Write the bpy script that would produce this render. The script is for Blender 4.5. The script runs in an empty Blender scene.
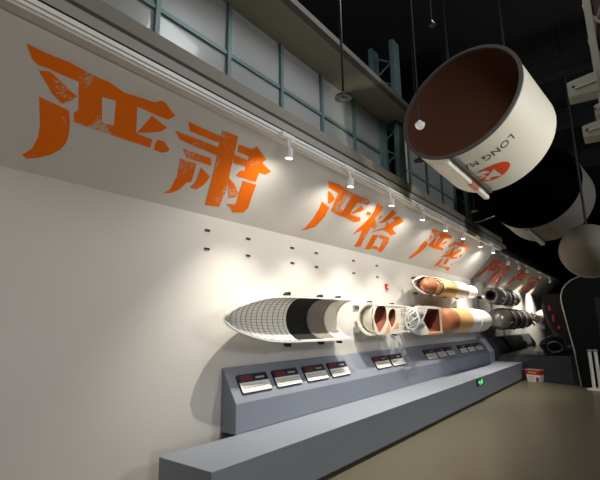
import bpy, bmesh, math, random
from mathutils import Vector, Matrix, Euler
random.seed(7)
C = bpy.context.scene.collection
SC = bpy.context.scene
PI = math.pi
R = math.radians

# ---------------------------------------------------------------- camera
cam_data = bpy.data.cameras.new('camera')
cam_data.sensor_width = 36.0
cam_data.lens = 430.0 / 600.0 * 36.0
cam_data.clip_start = 0.05
cam_data.clip_end = 200
cam = bpy.data.objects.new('camera', cam_data)
C.objects.link(cam)
RT = ((0.61365418, 0.14529165, 0.77609206), (-0.78945849, 0.12978247, 0.5999265), (-0.01355883, -0.98083987, 0.19434329))
m = Matrix(((RT[0][0], -RT[0][1], -RT[0][2], 0.0), (RT[1][0], -RT[1][1], -RT[1][2], 0.0), (RT[2][0], -RT[2][1], -RT[2][2], 1.5), (0, 0, 0, 1)))
cam.matrix_world = m
SC.camera = cam

# ---------------------------------------------------------------- world, view, room light
SC.view_settings.view_transform = 'Standard'
SC.view_settings.look = 'None'
SC.view_settings.exposure = 0.0
SC.view_settings.gamma = 1.0
SC.view_settings.use_curve_mapping = False
w = bpy.data.worlds.new('world'); SC.world = w; w.use_nodes = True
w.node_tree.nodes['Background'].inputs[0].default_value = (0.6, 0.7, 0.8, 1)
w.node_tree.nodes['Background'].inputs[1].default_value = 0.02


def add_light(name, kind, loc, target, power, color=(1, 1, 1), size=0.1, spot=90, blend=0.6, parent=None):
    d = bpy.data.lights.new(name, kind)
    d.energy = power; d.color = color
    if kind == 'AREA':
        d.size = size
    else:
        d.shadow_soft_size = size
    if kind == 'SPOT':
        d.spot_size = R(spot); d.spot_blend = blend
    o = bpy.data.objects.new(name, d); C.objects.link(o)
    o.location = loc
    v = Vector(target) - Vector(loc)
    o.rotation_euler = v.to_track_quat('-Z', 'Y').to_euler()
    return o


WARM = (1.0, 0.93, 0.82)
add_light('hall_ceiling_fill', 'AREA', (-0.5, -1.0, 6.0), (3.5, 2.5, 1.0), 45, (1.0, 0.95, 0.9), 2.5)  # unseen area fill added overhead to lift the whole hall
add_light('hall_side_fill', 'SPOT', (0.2, -4.5, 1.0), (0.6, 3.5, 3.3), 430, (1.0, 0.94, 0.88), 0.8, 80, 1.0)  # low fill added out of view to brighten the left wall and panel
add_light('hall_floor_fill', 'AREA', (7.5, -4.5, 4.2), (8.0, 2.0, 0.2), 150, (0.97, 0.97, 1.0), 1.5)  # out-of-view fill put in for the floor and plinth front
add_light('rocket_uplight', 'SPOT', (6.3, -4.6, 2.5), (5.95, 1.35, 4.15), 850, (1.0, 0.95, 0.80), 0.12, 20, 0.3)
add_light('window_fill', 'AREA', (3.5, 0.6, 5.6), (4.0, 2.95, 4.2), 40, (0.92, 0.97, 1.0), 1.0)  # unseen fill added to lift the upper window area
add_light('stage_uplight', 'SPOT', (6.5, -1.8, 1.5), (9.8, 1.0, 3.2), 22, (1.0, 0.92, 0.78), 0.15, 50, 0.8)

# ---------------------------------------------------------------- materials
MATS = {}


def lin(c):
    return tuple(((v / 255.0) / 12.92 if v / 255.0 <= 0.04045 else ((v / 255.0 + 0.055) / 1.055) ** 2.4) for v in c)


def mat(name, col, rough=0.5, metal=0.0, var=0.06, scale=6.0, emit=0.0, bump=0.0, coat=0.0):
    if name in MATS:
        return MATS[name]
    m = bpy.data.materials.new(name); m.use_nodes = True
    nt = m.node_tree; b = nt.nodes['Principled BSDF']
    tc = nt.nodes.new('ShaderNodeTexCoord'); nz = nt.nodes.new('ShaderNodeTexNoise')
    nz.inputs['Scale'].default_value = scale; nz.inputs['Detail'].default_value = 5
    nt.links.new(tc.outputs['Object'], nz.inputs['Vector'])
    mx = nt.nodes.new('ShaderNodeMix'); mx.data_type = 'RGBA'
    mx.inputs[6].default_value = tuple(max(0, c * (1 - var)) for c in col) + (1,)
    mx.inputs[7].default_value = tuple(min(1, c * (1 + var)) for c in col) + (1,)
    nt.links.new(nz.outputs['Fac'], mx.inputs[0]); nt.links.new(mx.outputs[2], b.inputs['Base Color'])
    b.inputs['Roughness'].default_value = rough; b.inputs['Metallic'].default_value = metal
    if coat:
        b.inputs['Coat Weight'].default_value = coat
    if emit:
        b.inputs['Emission Color'].default_value = tuple(col) + (1,); b.inputs['Emission Strength'].default_value = emit
    if bump:
        bp = nt.nodes.new('ShaderNodeBump'); bp.inputs['Strength'].default_value = bump
        nt.links.new(nz.outputs['Fac'], bp.inputs['Height']); nt.links.new(bp.outputs['Normal'], b.inputs['Normal'])
    MATS[name] = m
    return m


def worn_paint(name, col, under, amount=0.36):
    m = bpy.data.materials.new(name); m.use_nodes = True
    nt = m.node_tree; b = nt.nodes['Principled BSDF']; b.inputs['Roughness'].default_value = 0.7; b.inputs['Specular IOR Level'].default_value = 0.2
    tc = nt.nodes.new('ShaderNodeTexCoord')
    n1 = nt.nodes.new('ShaderNodeTexNoise'); n1.inputs['Scale'].default_value = 48; n1.inputs['Detail'].default_value = 8; n1.inputs['Roughness'].default_value = 0.75
    n2 = nt.nodes.new('ShaderNodeTexNoise'); n2.inputs['Scale'].default_value = 3.6; n2.inputs['Detail'].default_value = 2
    for n_ in (n1, n2):
        nt.links.new(tc.outputs['Object'], n_.inputs['Vector'])
    mu = nt.nodes.new('ShaderNodeMath'); mu.operation = 'MULTIPLY'
    nt.links.new(n1.outputs['Fac'], mu.inputs[0]); nt.links.new(n2.outputs['Fac'], mu.inputs[1])
    cr = nt.nodes.new('ShaderNodeValToRGB'); cr.color_ramp.elements[0].position = amount - 0.012; cr.color_ramp.elements[1].position = amount
    cr.color_ramp.elements[0].color = (0, 0, 0, 1); cr.color_ramp.elements[1].color = (1, 1, 1, 1)
    nt.links.new(mu.outputs[0], cr.inputs[0])
    mx = nt.nodes.new('ShaderNodeMix'); mx.data_type = 'RGBA'
    mx.inputs[6].default_value = tuple(col) + (1,); mx.inputs[7].default_value = tuple(under) + (1,)
    nt.links.new(cr.outputs[0], mx.inputs[0]); nt.links.new(mx.outputs[2], b.inputs['Base Color'])
    return m


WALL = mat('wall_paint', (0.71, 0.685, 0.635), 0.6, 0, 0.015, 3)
PANEL = mat('panel_paint', (0.72, 0.69, 0.64), 0.6, 0, 0.02, 3)
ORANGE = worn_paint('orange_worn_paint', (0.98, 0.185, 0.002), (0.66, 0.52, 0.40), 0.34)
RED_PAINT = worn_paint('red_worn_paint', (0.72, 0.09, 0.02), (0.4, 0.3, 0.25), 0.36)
BEAM = mat('beam_grey', (0.33, 0.31, 0.285), 0.6, 0, 0.03, 4)
BOARD = mat('board_brown_grey', (0.235, 0.215, 0.18), 0.65, 0, 0.03, 4)
GAP = mat('dark_gap', (0.012, 0.010, 0.008), 0.9)
BROWN_GAP = mat('brown_strip', (0.05, 0.042, 0.03), 0.8)
TEAL = mat('teal_steel', (0.13, 0.20, 0.20), 0.45, 0.2, 0.08, 8)
PANE = mat('frosted_pane', (0.30, 0.31, 0.30), 0.3, 0, 0.05, 1.5, coat=0.3)
BLACK = mat('black_ceiling', (0.006, 0.007, 0.008), 0.9)
BLACKM = mat('black_metal', (0.012, 0.013, 0.015), 0.35, 0.2)
DARKST = mat('dark_steel', (0.010, 0.012, 0.014), 0.6)
FLOOR = mat('floor_resin', (0.135, 0.123, 0.083), 0.32, 0, 0.05, 1.2)
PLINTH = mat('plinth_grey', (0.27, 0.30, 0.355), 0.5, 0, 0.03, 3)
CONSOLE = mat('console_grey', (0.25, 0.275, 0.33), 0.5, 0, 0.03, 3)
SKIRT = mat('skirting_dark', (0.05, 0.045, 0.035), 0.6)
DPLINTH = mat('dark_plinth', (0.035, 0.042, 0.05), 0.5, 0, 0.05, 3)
WHITEM = mat('white_metal', (0.86, 0.85, 0.82), 0.4)
CREAM = mat('cream_enamel', (0.78, 0.74, 0.62), 0.35, 0, 0.03, 5)
IVORY = mat('ivory_enamel', (0.82, 0.80, 0.74), 0.35, 0, 0.02, 5)
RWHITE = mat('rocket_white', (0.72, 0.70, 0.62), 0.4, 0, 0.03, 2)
RBROWN = mat('tank_brown_dark', (0.105, 0.032, 0.012), 0.9, 0, 0.15, 2)
TBROWN = mat('tank_brown', (0.17, 0.036, 0.012), 0.8, 0, 0.1, 7)
TERRA = mat('tank_terracotta', (0.52, 0.19, 0.085), 0.45, 0, 0.08, 7)
TAN = mat('tank_tan', (0.80, 0.47, 0.19), 0.4, 0, 0.06, 9)
PEACH = mat('tank_peach', (0.80, 0.40, 0.22), 0.45, 0, 0.08, 9)
YELLOW = mat('tank_yellow', (0.85, 0.62, 0.30), 0.4, 0, 0.06, 9)
MODBLACK = mat('model_black', (0.003, 0.0025, 0.003), 0.85, 0, 0.3, 9)
TAUPE = mat('model_taupe', (0.19, 0.165, 0.14), 0.55, 0, 0.08, 14, bump=0.1)
BEIGE = mat('model_beige', (0.80, 0.75, 0.65), 0.5, 0, 0.04, 8)
SHELLIN = mat('fairing_inner', (0.90, 0.88, 0.82), 0.55, 0, 0.05, 20)
RIBM = mat('fairing_rib', (0.22, 0.21, 0.18), 0.5)
STEEL = mat('engine_steel', (0.42, 0.42, 0.42), 0.35, 0.4, 0.1, 12)
SILVER = mat('silver_model', (0.52, 0.50, 0.45), 0.3, 0.55, 0.12, 8)
NAVY = mat('sign_navy', (0.012, 0.012, 0.03), 0.4)
SIGNW = mat('sign_white', (0.80, 0.78, 0.74), 0.4, 0, 0.01)
SIGNE = mat('sign_edge', (0.02, 0.02, 0.02), 0.4)
SREDT = mat('sign_red_text', (0.27, 0.04, 0.03), 0.5)
STEXT = mat('sign_grey_text', (0.38, 0.37, 0.36), 0.6)
RED = mat('signal_red', (0.55, 0.03, 0.02), 0.4)
LOGORED = mat('emblem_red', (0.72, 0.075, 0.02), 0.45)
INK = mat('lettering_black', (0.05, 0.045, 0.04), 0.5)
GREEN = mat('exit_green', (0.25, 0.9, 0.40), 0.4, emit=0.7)
DGREEN = mat('exit_dark_green', (0.01, 0.12, 0.03), 0.4, emit=0.25)
LENS = mat('lamp_lens', (1.0, 0.96, 0.88), 0.3, emit=10.0)
LENS_DIM = mat('lamp_lens_dim', (1.0, 0.94, 0.85), 0.3, emit=1.6)


# ---------------------------------------------------------------- mesh helpers
def finish(name, bm, material, parent=None, smooth=False, mods=None):
    bmesh.ops.remove_doubles(bm, verts=bm.verts, dist=1e-5)
    bmesh.ops.recalc_face_normals(bm, faces=bm.faces)
    me = bpy.data.meshes.new(name); bm.to_mesh(me); bm.free()
    if smooth:
        me.polygons.foreach_set('use_smooth', [True] * len(me.polygons))
        try:
            me.set_sharp_from_angle(angle=R(38))
        except Exception:
            pass
    me.materials.append(material)
    o = bpy.data.objects.new(name, me); C.objects.link(o)
    if parent is not None:
        o.parent = parent
        o.matrix_parent_inverse = Matrix.Translation(-parent.location) if parent.parent is None else Matrix.Identity(4)
    if mods:
        bv = o.modifiers.new('bevel', 'BEVEL'); bv.width = mods; bv.segments = 2; bv.limit_method = 'ANGLE'
    return o


def part(name, bm, material, thing_, smooth=False, bevel=None):
    """world-space bmesh -> a mesh parented to an Empty (or to a part of one)"""
    bpy.context.view_layer.update()
    o = finish(name, bm, material, None, smooth, bevel)
    o.parent = thing_
    mw = Matrix.Translation(thing_.location) if thing_.parent is None else Matrix.Translation(thing_.parent.location)
    o.matrix_parent_inverse = Matrix.Identity(4)
    off = thing_.location.copy()
    if thing_.parent is not None:
        off = thing_.parent.location.copy()
    for v in o.data.vertices:
        v.co -= off
    return o


def empty(name, loc, label=None, cat=None, group=None):
    o = bpy.data.objects.new(name, None); C.objects.link(o); o.location = loc
    o.empty_display_size = 0.1
    tag(o, label, cat, group)
    return o


def tag(o, label=None, cat=None, group=None, kind=None):
    if label: o['label'] = label
    if cat: o['category'] = cat
    if group: o['group'] = group
    if kind: o['kind'] = kind
    return o


def struct(name, bm, material, smooth=False, bevel=None):
    o = finish(name, bm, material, None, smooth, bevel); o['kind'] = 'structure'
    return o


def nb():
    return bmesh.new()


def hexa(bm, p):
    """8 points: 4 bottom ring, 4 top ring"""
    v = [bm.verts.new(q) for q in p]
    for f in ((0, 1, 2, 3), (4, 5, 6, 7), (0, 1, 5, 4), (1, 2, 6, 5), (2, 3, 7, 6), (3, 0, 4, 7)):
        bm.faces.new([v[i] for i in f])


def box(bm, x0, x1, y0, y1, z0, z1):
    hexa(bm, [(x0, y0, z0), (x1, y0, z0), (x1, y1, z0), (x0, y1, z0), (x0, y0, z1), (x1, y0, z1), (x1, y1, z1), (x0, y1, z1)])
    return bm


def prism(bm, pts, fn, d0, d1):
    a = [bm.verts.new(fn(u, v, d0)) for u, v in pts]
    b = [bm.verts.new(fn(u, v, d1)) for u, v in pts]
    bm.faces.new(a); bm.faces.new(b[::-1])
    n = len(pts)
    for i in range(n):
        bm.faces.new((a[i], a[(i + 1) % n], b[(i + 1) % n], b[i]))
    return bm


def section(bm, yz, x0, x1):
    return prism(bm, yz, lambda u, v, d: (d, u, v), x0, x1)


def tube(bm, p, q, r, n=8, r2=None, cap=True):
    p = Vector(p); q = Vector(q); d = (q - p).normalized(); r2 = r if r2 is None else r2
    a = d.orthogonal().normalized(); b = d.cross(a)
    A = [bm.verts.new(p + r * (a * math.cos(2 * PI * i / n) + b * math.sin(2 * PI * i / n))) for i in range(n)]
    B = [bm.verts.new(q + r2 * (a * math.cos(2 * PI * i / n) + b * math.sin(2 * PI * i / n))) for i in range(n)]
    for i in range(n):
        bm.faces.new((A[i], A[(i + 1) % n], B[(i + 1) % n], B[i]))
    if cap:
        bm.faces.new(A[::-1]); bm.faces.new(B)
    return bm


def path_tube(bm, pts, r, n=8):
    for i in range(len(pts) - 1):
        tube(bm, pts[i], pts[i + 1], r, n)
    return bm


def sweep(bm, prof, a0, a1, n, o, ax=(1, 0, 0), e1=(0, 1, 0), e2=(0, 0, 1)):
    """closed profile [(along, radius)] swept round the axis from a0 to a1 (degrees)"""
    o = Vector(o); ax = Vector(ax); e1 = Vector(e1); e2 = Vector(e2)
    full = abs(abs(a1 - a0) - 360) < 1e-6
    rings = []
    for i in range(n + (0 if full else 1)):
        a = R(a0 + (a1 - a0) * i / n)
        d = e1 * math.cos(a) + e2 * math.sin(a)
        rings.append([bm.verts.new(o + ax * l + d * r) for l, r in prof])
    k = len(prof)
    m_ = len(rings)
    for i in range(m_ if full else m_ - 1):
        A = rings[i]; B = rings[(i + 1) % m_]
        for j in range(k):
            try:
                bm.faces.new((A[j], A[(j + 1) % k], B[(j + 1) % k], B[j]))
            except ValueError:
                pass
    if not full:
        bm.faces.new(rings[0]); bm.faces.new(rings[-1][::-1])
    return bm


def shell(line, t):
    """open profile line [(l, r)] -> closed profile with thickness t inward"""
    return list(line) + [(l, max(r - t, 0.0005)) for l, r in reversed(line)]


def copy_tree(o, parent=None):
    c = o.copy(); C.objects.link(c)
    if parent is not None:
        c.parent = parent
    for ch in [x for x in bpy.data.objects if x.parent == o]:
        copy_tree(ch, c)
    return c



def smooth_loop(pts, n=4):
    out = []; k = len(pts)
    for i in range(k):
        p0, p1, p2, p3 = [Vector(pts[(i + j - 1) % k]) for j in range(4)]
        for s_ in range(n):
            u = s_ / n
            q = .5 * ((2 * p1) + (-p0 + p2) * u + (2 * p0 - 5 * p1 + 4 * p2 - p3) * u * u + (-p0 + 3 * p1 - 3 * p2 + p3) * u ** 3)
            out.append((q.x, q.y))
    return out


def islands(b):
    seen = set(); res = []
    for f in b.faces:
        if f.index in seen: continue
        st = [f]; seen.add(f.index); g = []
        while st:
            q = st.pop(); g.append(q)
            for e in q.edges:
                for l in e.link_faces:
                    if l.index not in seen:
                        seen.add(l.index); st.append(l)
        res.append(g)
    return res


GLYPHS = {'a': [[[0.881, 0.894], [0.99, 0.889], [1.148, 0.897], [1.291, 0.884], [1.441, 0.884], [1.565, 0.858], [1.693, 0.873], [1.822, 0.886], [1.867, 0.924], [1.91, 0.916], [2.032, 0.854], [1.993, 0.798], [1.916, 0.795], [1.704, 0.797], [1.576, 0.797], [1.537, 0.775], [1.432, 0.762], [1.248, 0.799], [1.173, 0.796], [1.103, 0.798], [1.034, 0.801], [0.98, 0.796], [0.936, 0.817]],
 [[0.998, 0.761], [1.059, 0.784], [1.119, 0.76], [1.202, 0.721], [1.276, 0.691], [1.245, 0.643], [1.205, 0.601], [1.122, 0.644], [1.063, 0.702]],
 [[1.057, 0.59], [1.159, 0.58], [1.266, 0.57], [1.3, 0.499], [1.332, 0.399], [1.339, 0.322], [1.321, 0.253], [1.272, 0.19], [1.206, 0.14], [1.141, 0.108], [1.102, 0.129], [1.145, 0.197], [1.152, 0.294], [1.133, 0.388], [1.093, 0.495]],
 [[1.248, 0.799], [1.432, 0.762], [1.514, 0.571], [1.607, 0.582], [1.537, 0.775], [1.576, 0.797], [1.704, 0.797], [1.791, 0.599], [1.806, 0.586], [1.949, 0.583], [1.967, 0.509], [1.694, 0.504], [1.49, 0.498], [1.328, 0.502], [1.302, 0.569], [1.322, 0.594]],
 [[1.85, 0.776], [2.019, 0.73], [1.979, 0.674], [1.88, 0.625], [1.802, 0.594]],
 [[1.998, 0.601], [2.057, 0.604], [2.132, 0.559], [2.138, 0.53], [2.09, 0.502], [2.009, 0.504], [1.991, 0.558]]], 'b': [[[2.169, 0.852], [2.554, 0.848], [2.559, 0.783], [2.232, 0.78]],
 [[2.1, 0.732], [2.598, 0.741], [2.626, 0.66], [2.185, 0.673]],
 [[2.257, 0.605], [2.582, 0.61], [2.624, 0.543], [2.331, 0.534]],
 [[2.524, 0.913], [2.728, 0.915], [2.794, 0.743], [2.957, 0.34], [2.99, 0.14], [2.811, 0.12], [2.771, 0.249], [2.687, 0.505], [2.606, 0.71], [2.569, 0.787], [2.56, 0.839]],
 [[2.789, 0.847], [2.968, 0.854], [3.004, 0.903], [3.209, 0.815], [3.183, 0.768], [3.37, 0.714], [3.316, 0.657], [3.223, 0.653], [3.251, 0.544], [2.966, 0.533], [2.989, 0.603], [3.037, 0.618], [3.019, 0.663], [2.842, 0.652], [2.8, 0.733], [2.999, 0.731], [2.983, 0.774], [2.819, 0.776]],
 [[2.28, 0.505], [2.46, 0.511], [2.492, 0.418], [2.514, 0.32], [2.469, 0.294], [2.444, 0.216], [2.387, 0.153], [2.312, 0.126], [2.351, 0.177], [2.347, 0.326]],
 [[2.533, 0.489], [2.682, 0.431], [2.668, 0.33], [2.614, 0.254], [2.539, 0.256], [2.565, 0.335]],
 [[2.894, 0.485], [3.001, 0.442], [3.117, 0.359], [3.123, 0.308], [3.048, 0.267]],
 [[3.087, 0.507], [3.282, 0.513], [3.32, 0.376], [3.369, 0.222], [3.344, 0.146], [3.208, 0.119], [3.146, 0.166], [3.065, 0.199], [3.186, 0.217], [3.129, 0.363]]], 'c': [[[4.464, 0.596], [4.672, 0.551], [4.703, 0.424], [4.694, 0.337], [4.66, 0.227], [4.528, 0.148], [4.442, 0.121], [4.447, 0.139], [4.489, 0.19], [4.516, 0.33], [4.498, 0.491]],
 [[4.435, 0.763], [4.544, 0.747], [4.669, 0.683], [4.643, 0.627], [4.6, 0.599]],
 [[4.329, 0.88], [4.557, 0.894], [4.86, 0.869], [5.195, 0.86], [5.381, 0.875], [5.453, 0.84], [5.427, 0.788], [5.209, 0.776], [4.954, 0.784], [4.885, 0.775], [4.649, 0.784], [4.407, 0.802]],
 [[4.649, 0.784], [4.885, 0.775], [4.888, 0.606], [5.0, 0.573], [4.954, 0.784], [5.172, 0.784], [5.167, 0.641], [5.202, 0.56], [5.477, 0.57], [5.528, 0.526], [5.437, 0.477], [5.163, 0.497], [4.928, 0.495], [4.751, 0.521], [4.722, 0.598], [4.692, 0.673]],
 [[5.311, 0.749], [5.433, 0.707], [5.376, 0.657], [5.216, 0.573], [5.248, 0.643]]], 'd': [[[5.537, 0.696], [5.649, 0.705], [5.691, 0.658], [5.565, 0.647]],
 [[5.642, 0.862], [5.843, 0.857], [5.871, 0.758], [5.858, 0.639], [6.052, 0.524], [6.046, 0.462], [5.905, 0.483], [5.948, 0.341], [5.974, 0.225], [6.028, 0.111], [5.847, 0.09], [5.844, 0.201], [5.794, 0.311], [5.763, 0.404], [5.661, 0.334], [5.608, 0.275], [5.609, 0.352], [5.684, 0.522], [5.712, 0.653], [5.698, 0.754]],
 [[5.909, 0.729], [5.999, 0.711], [6.005, 0.653], [5.931, 0.646]],
 [[6.146, 0.875], [6.33, 0.86], [6.252, 0.73], [6.162, 0.639], [6.032, 0.58], [6.084, 0.671], [6.116, 0.778]],
 [[6.205, 0.659], [6.341, 0.637], [6.452, 0.745], [6.318, 0.735], [6.348, 0.793], [6.501, 0.818], [6.706, 0.771], [6.539, 0.628], [6.525, 0.583], [6.761, 0.523], [6.656, 0.459], [6.447, 0.503], [6.301, 0.505], [6.026, 0.398], [6.099, 0.473], [6.304, 0.557], [6.282, 0.614]],
 [[6.12, 0.375], [6.282, 0.397], [6.301, 0.285], [6.358, 0.113], [6.189, 0.085]],
 [[6.313, 0.413], [6.642, 0.413], [6.729, 0.319], [6.75, 0.189], [6.753, 0.1], [6.583, 0.117], [6.58, 0.205], [6.524, 0.347], [6.35, 0.357]],
 [[6.382, 0.193], [6.547, 0.188], [6.56, 0.136], [6.379, 0.138]]], 'e': [[[7.965, 0.591], [8.158, 0.551], [8.168, 0.451], [8.13, 0.317], [7.973, 0.166], [7.884, 0.115], [7.872, 0.201], [7.956, 0.365], [7.916, 0.483]],
 [[7.861, 0.85], [8.138, 0.871], [8.488, 0.892], [8.934, 0.876], [8.982, 0.818], [8.741, 0.786], [8.3, 0.779], [7.933, 0.793]],
 [[7.972, 0.74], [8.148, 0.712], [8.165, 0.64], [8.094, 0.59]],
 [[8.07, 0.788], [8.3, 0.779], [8.377, 0.641], [8.416, 0.571], [8.475, 0.568], [8.44, 0.793], [8.679, 0.788], [8.704, 0.582], [8.956, 0.571], [9.052, 0.518], [8.787, 0.502], [8.515, 0.497], [8.224, 0.512], [8.222, 0.575], [8.196, 0.684]],
 [[8.858, 0.755], [8.928, 0.701], [8.73, 0.599], [8.779, 0.701]]], 'f': [[[9.571, 0.9], [9.753, 0.863], [9.766, 0.822], [9.575, 0.831]],
 [[9.265, 0.803], [9.664, 0.804], [10.148, 0.83], [10.27, 0.791], [10.157, 0.668], [10.104, 0.763], [9.698, 0.753], [9.414, 0.76], [9.217, 0.628], [9.092, 0.662]],
 [[9.488, 0.688], [9.577, 0.575], [9.594, 0.462], [9.473, 0.458], [9.443, 0.61]],
 [[9.345, 0.594], [9.341, 0.495], [9.24, 0.465], [9.28, 0.527]],
 [[9.881, 0.697], [10.002, 0.672], [9.801, 0.493], [9.784, 0.432], [10.005, 0.495], [10.074, 0.46], [9.85, 0.397], [9.535, 0.424], [9.164, 0.355], [9.248, 0.41], [9.481, 0.488]],
 [[10.058, 0.592], [10.234, 0.559], [10.212, 0.48]],
 [[9.272, 0.329], [9.369, 0.343], [9.411, 0.147], [9.255, 0.098]],
 [[9.569, 0.372], [9.737, 0.352], [9.751, 0.221], [9.604, 0.231]],
 [[9.419, 0.177], [9.761, 0.162], [10.131, 0.178], [10.161, 0.09], [9.999, 0.086], [9.958, 0.126], [9.503, 0.129]],
 [[10.0, 0.283], [10.157, 0.274], [10.093, 0.235]]]}

# ================================================================ THE SETTING
YW, ZC = 3.5, 2.66           # wall plane and the crease where the canopy leans out
XE = 12.09                   # end of the first bay
struct('floor', box(nb(), -6, 34, -8, 5, -0.1, 0), FLOOR)
struct('wall_left', section(nb(), [(YW, 0), (YW + .2, 0), (YW + .2, ZC + .05), (YW, ZC)], -5.9, XE), WALL)
struct('wall_upper', section(nb(), [(YW, ZC), (2.74, 3.42), (2.80, 3.50), (YW + .2, ZC + .05)], -5.9, XE), PANEL)
B2 = mat('bay_dim_grey', (0.36, 0.345, 0.315), 0.45, 0, 0.06, 3)  # grey wall, set darker so the colour carries the bay's dimness
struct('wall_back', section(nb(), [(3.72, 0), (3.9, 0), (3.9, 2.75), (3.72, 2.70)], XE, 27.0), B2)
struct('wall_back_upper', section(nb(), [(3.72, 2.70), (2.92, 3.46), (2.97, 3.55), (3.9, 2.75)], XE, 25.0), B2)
struct('wall_front', box(nb(), -6, 34, -8, -7.8, 0, 7), BLACK)
struct('wall_near', box(nb(), -6, -5.9, -7.8, 5, 0, 7), mat('hall_grey', (0.25, 0.24, 0.22), 0.7))
struct('wall_far', box(nb(), 33.8, 34, -7.8, 5, 0, 7), BLACK)
struct('ceiling', box(nb(), -6, 34, -8, 5, 6.8, 7.0), BLACK)
struct('wall_outer', box(nb(), -6, 34, 4.6, 4.8, 0, 6.8), BLACK)
# beam over the lighting track
struct('trim_1', box(nb(), -5.9, 12.95, 2.70, 2.98, 3.520, 3.607), BEAM, bevel=.004)
struct('trim_2', box(nb(), -5.9, 12.6, 2.7025, 2.97, 3.607, 3.640), BROWN_GAP)
struct('trim_3', box(nb(), -5.9, 12.6, 2.700, 2.98, 3.640, 3.765), BOARD, bevel=.004)
struct('trim_4', box(nb(), -5.9, 12.5, 2.7005, 2.99, 3.472, 3.520), GAP)
# flat soffit over the windows and its bright lip
struct('ceiling_soffit', box(nb(), -5.9, 6.75, 2.50, 4.6, 4.79, 4.86), mat('soffit_olive', (0.27, 0.25, 0.19), 0.7), bevel=.01)
struct('trim_5', box(nb(), -5.9, 6.75, 2.42, 2.498, 4.79, 4.865), mat('soffit_lip', (0.11, 0.10, 0.085), 0.6))
struct('wall_window_back', box(nb(), -5.9, 9.4, 3.06, 3.12, 3.765, 5.0), mat('void_grey', (0.05, 0.055, 0.055), 0.8))


def window(n, x0, x1, z0=3.77, z1=4.785, zt=4.21, last=False):
    o = struct('window_%d' % n, box(nb(), x0 + .022, x1 - .022, 2.965, 3.0, z0, z1), PANE)
    fr = nb()
    box(fr, x0 - .022, x0 + .022, 2.925, 2.998, z0, z1)
    if last:
        box(fr, x1 - .022, x1 + .022, 2.925, 2.998, z0, z1)
    box(fr, x0 + .022, x1 - .022, 2.94, 2.965, zt - .022, zt + .022)
    
    f = finish('window_frame', fr, TEAL, None)
    f.parent = o
    return o


k = 1
for i in range(-6, 3):
    x = 3.495 + .8275 * i
    window(k, x, x + .8275, last=(i == 2)); k += 1
for i in range(3):
    x = 7.10 + .8275 * (i - 0)
    window(k, x, x + .8275, last=(i == 2)); k += 1
window(k, 6.58, 7.10, 3.77, 4.785); k += 1


def truss_column(x, label, w=.13):
    t = empty('truss_column', (x, 2.76, 3.765), label, 'steel column', 'teal lattice columns')
    part('flange', box(nb(), x - .03, x + w, 2.72, 2.80, 3.765, 6.3), TEAL, t, bevel=.005)
    part('flange', box(nb(), x - .03, x + w, 3.12, 3.20, 3.765, 6.3), TEAL, t, bevel=.005)
    z = 3.80; s = 0
    while z < 6.1:
        b = nb()
        y0, y1 = (2.80, 3.12) if s == 0 else (3.12, 2.80)
        tube(b, (x + .02, y0, z), (x + .02, y1, z + .21), .016, 6)
        part('lacing_bar', b, TEAL, t)
        z += .21; s = 1 - s
    return t


truss_column(6.22, 'nearer teal steel lattice column at the end of the window row', .2)
truss_column(9.75, 'farther teal steel lattice column behind the big hanging rocket section', .2)
box_b = nb(); box(box_b, 6.02, 6.14, 2.9, 3.05, 3.765, 4.785)
tag(finish('steel_post', box_b, TEAL), 'plain teal steel post just left of the nearer lattice column', 'post')

# dark steel in the ceiling void
for j, (x, z, h) in enumerate([(8.2, 5.75, .35), (10.5, 5.7, .35), (13.5, 5.65, .4)]):
    b = nb(); box(b, x, x + .18, -7, 4.4, z, z + .05); box(b, x, x + .18, -7, 4.4, z + h, z + h + .05); box(b, x + .07, x + .11, -7, 4.5, z + .05, z + h)
    tag(finish('roof_beam', b, DARKST), ('nearest', 'middle', 'farthest')[j] + ' dark steel roof beam crossing the black ceiling void', 'beam', 'roof beams')
b = nb(); tube(b, (7.6, 2.2, 6.5), (20, 1.6, 6.5), .18, 20)
tag(finish('air_duct', b, DARKST, smooth=True), 'round dark air duct running along the black ceiling', 'duct')

# plinth with skirting, console
b = section(nb(), [(2.63, .05), (3.28, .05), (3.28, .45), (2.63, .45)], 2.3, 13.05)
t = tag(finish('display_plinth', b, PLINTH, mods=.006), 'long low grey plinth step running under the wall models', 'plinth')
struct('baseboard_plinth', box(nb(), 2.31, 13.02, 2.66, 3.28, 0, .05), SKIRT)
b = section(nb(), [(3.28, .45), (YW - .002, .45), (YW - .002, 1.075), (3.48, 1.065), (3.28, .735)], 3.166, 12.95)
tag(finish('sloped_console', b, CONSOLE, mods=.005), 'grey sloped console carrying the label boards against the white wall', 'console')
b = section(nb(), [(3.28, .45), (3.70, .45), (3.70, 1.065), (3.48, 1.065), (3.28, .735)], 13.35, 14.6)
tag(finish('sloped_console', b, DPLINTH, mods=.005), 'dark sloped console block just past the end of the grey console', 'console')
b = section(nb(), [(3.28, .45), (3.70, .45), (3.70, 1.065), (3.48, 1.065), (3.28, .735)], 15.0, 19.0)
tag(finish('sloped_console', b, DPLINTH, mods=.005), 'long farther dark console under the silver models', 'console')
b = nb()
plan = [(13.08, 3.28, .46), (13.08, 2.62, .46), (12.90, 2.24, .58), (12.74, 1.92, .65), (12.52, 1.45, .68), (12.60, 1.2, .68), (13.3, .6, .68), (25, .4, .68), (25, 3.28, .60), (13.5, 3.28, .60)]
lo_ = [b.verts.new((x, y, 0)) for x, y, z in plan]; hi_ = [b.verts.new((x, y, z)) for x, y, z in plan]
b.faces.new(lo_); bmesh.ops.triangulate(b, faces=[b.faces.new(hi_)])
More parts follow.
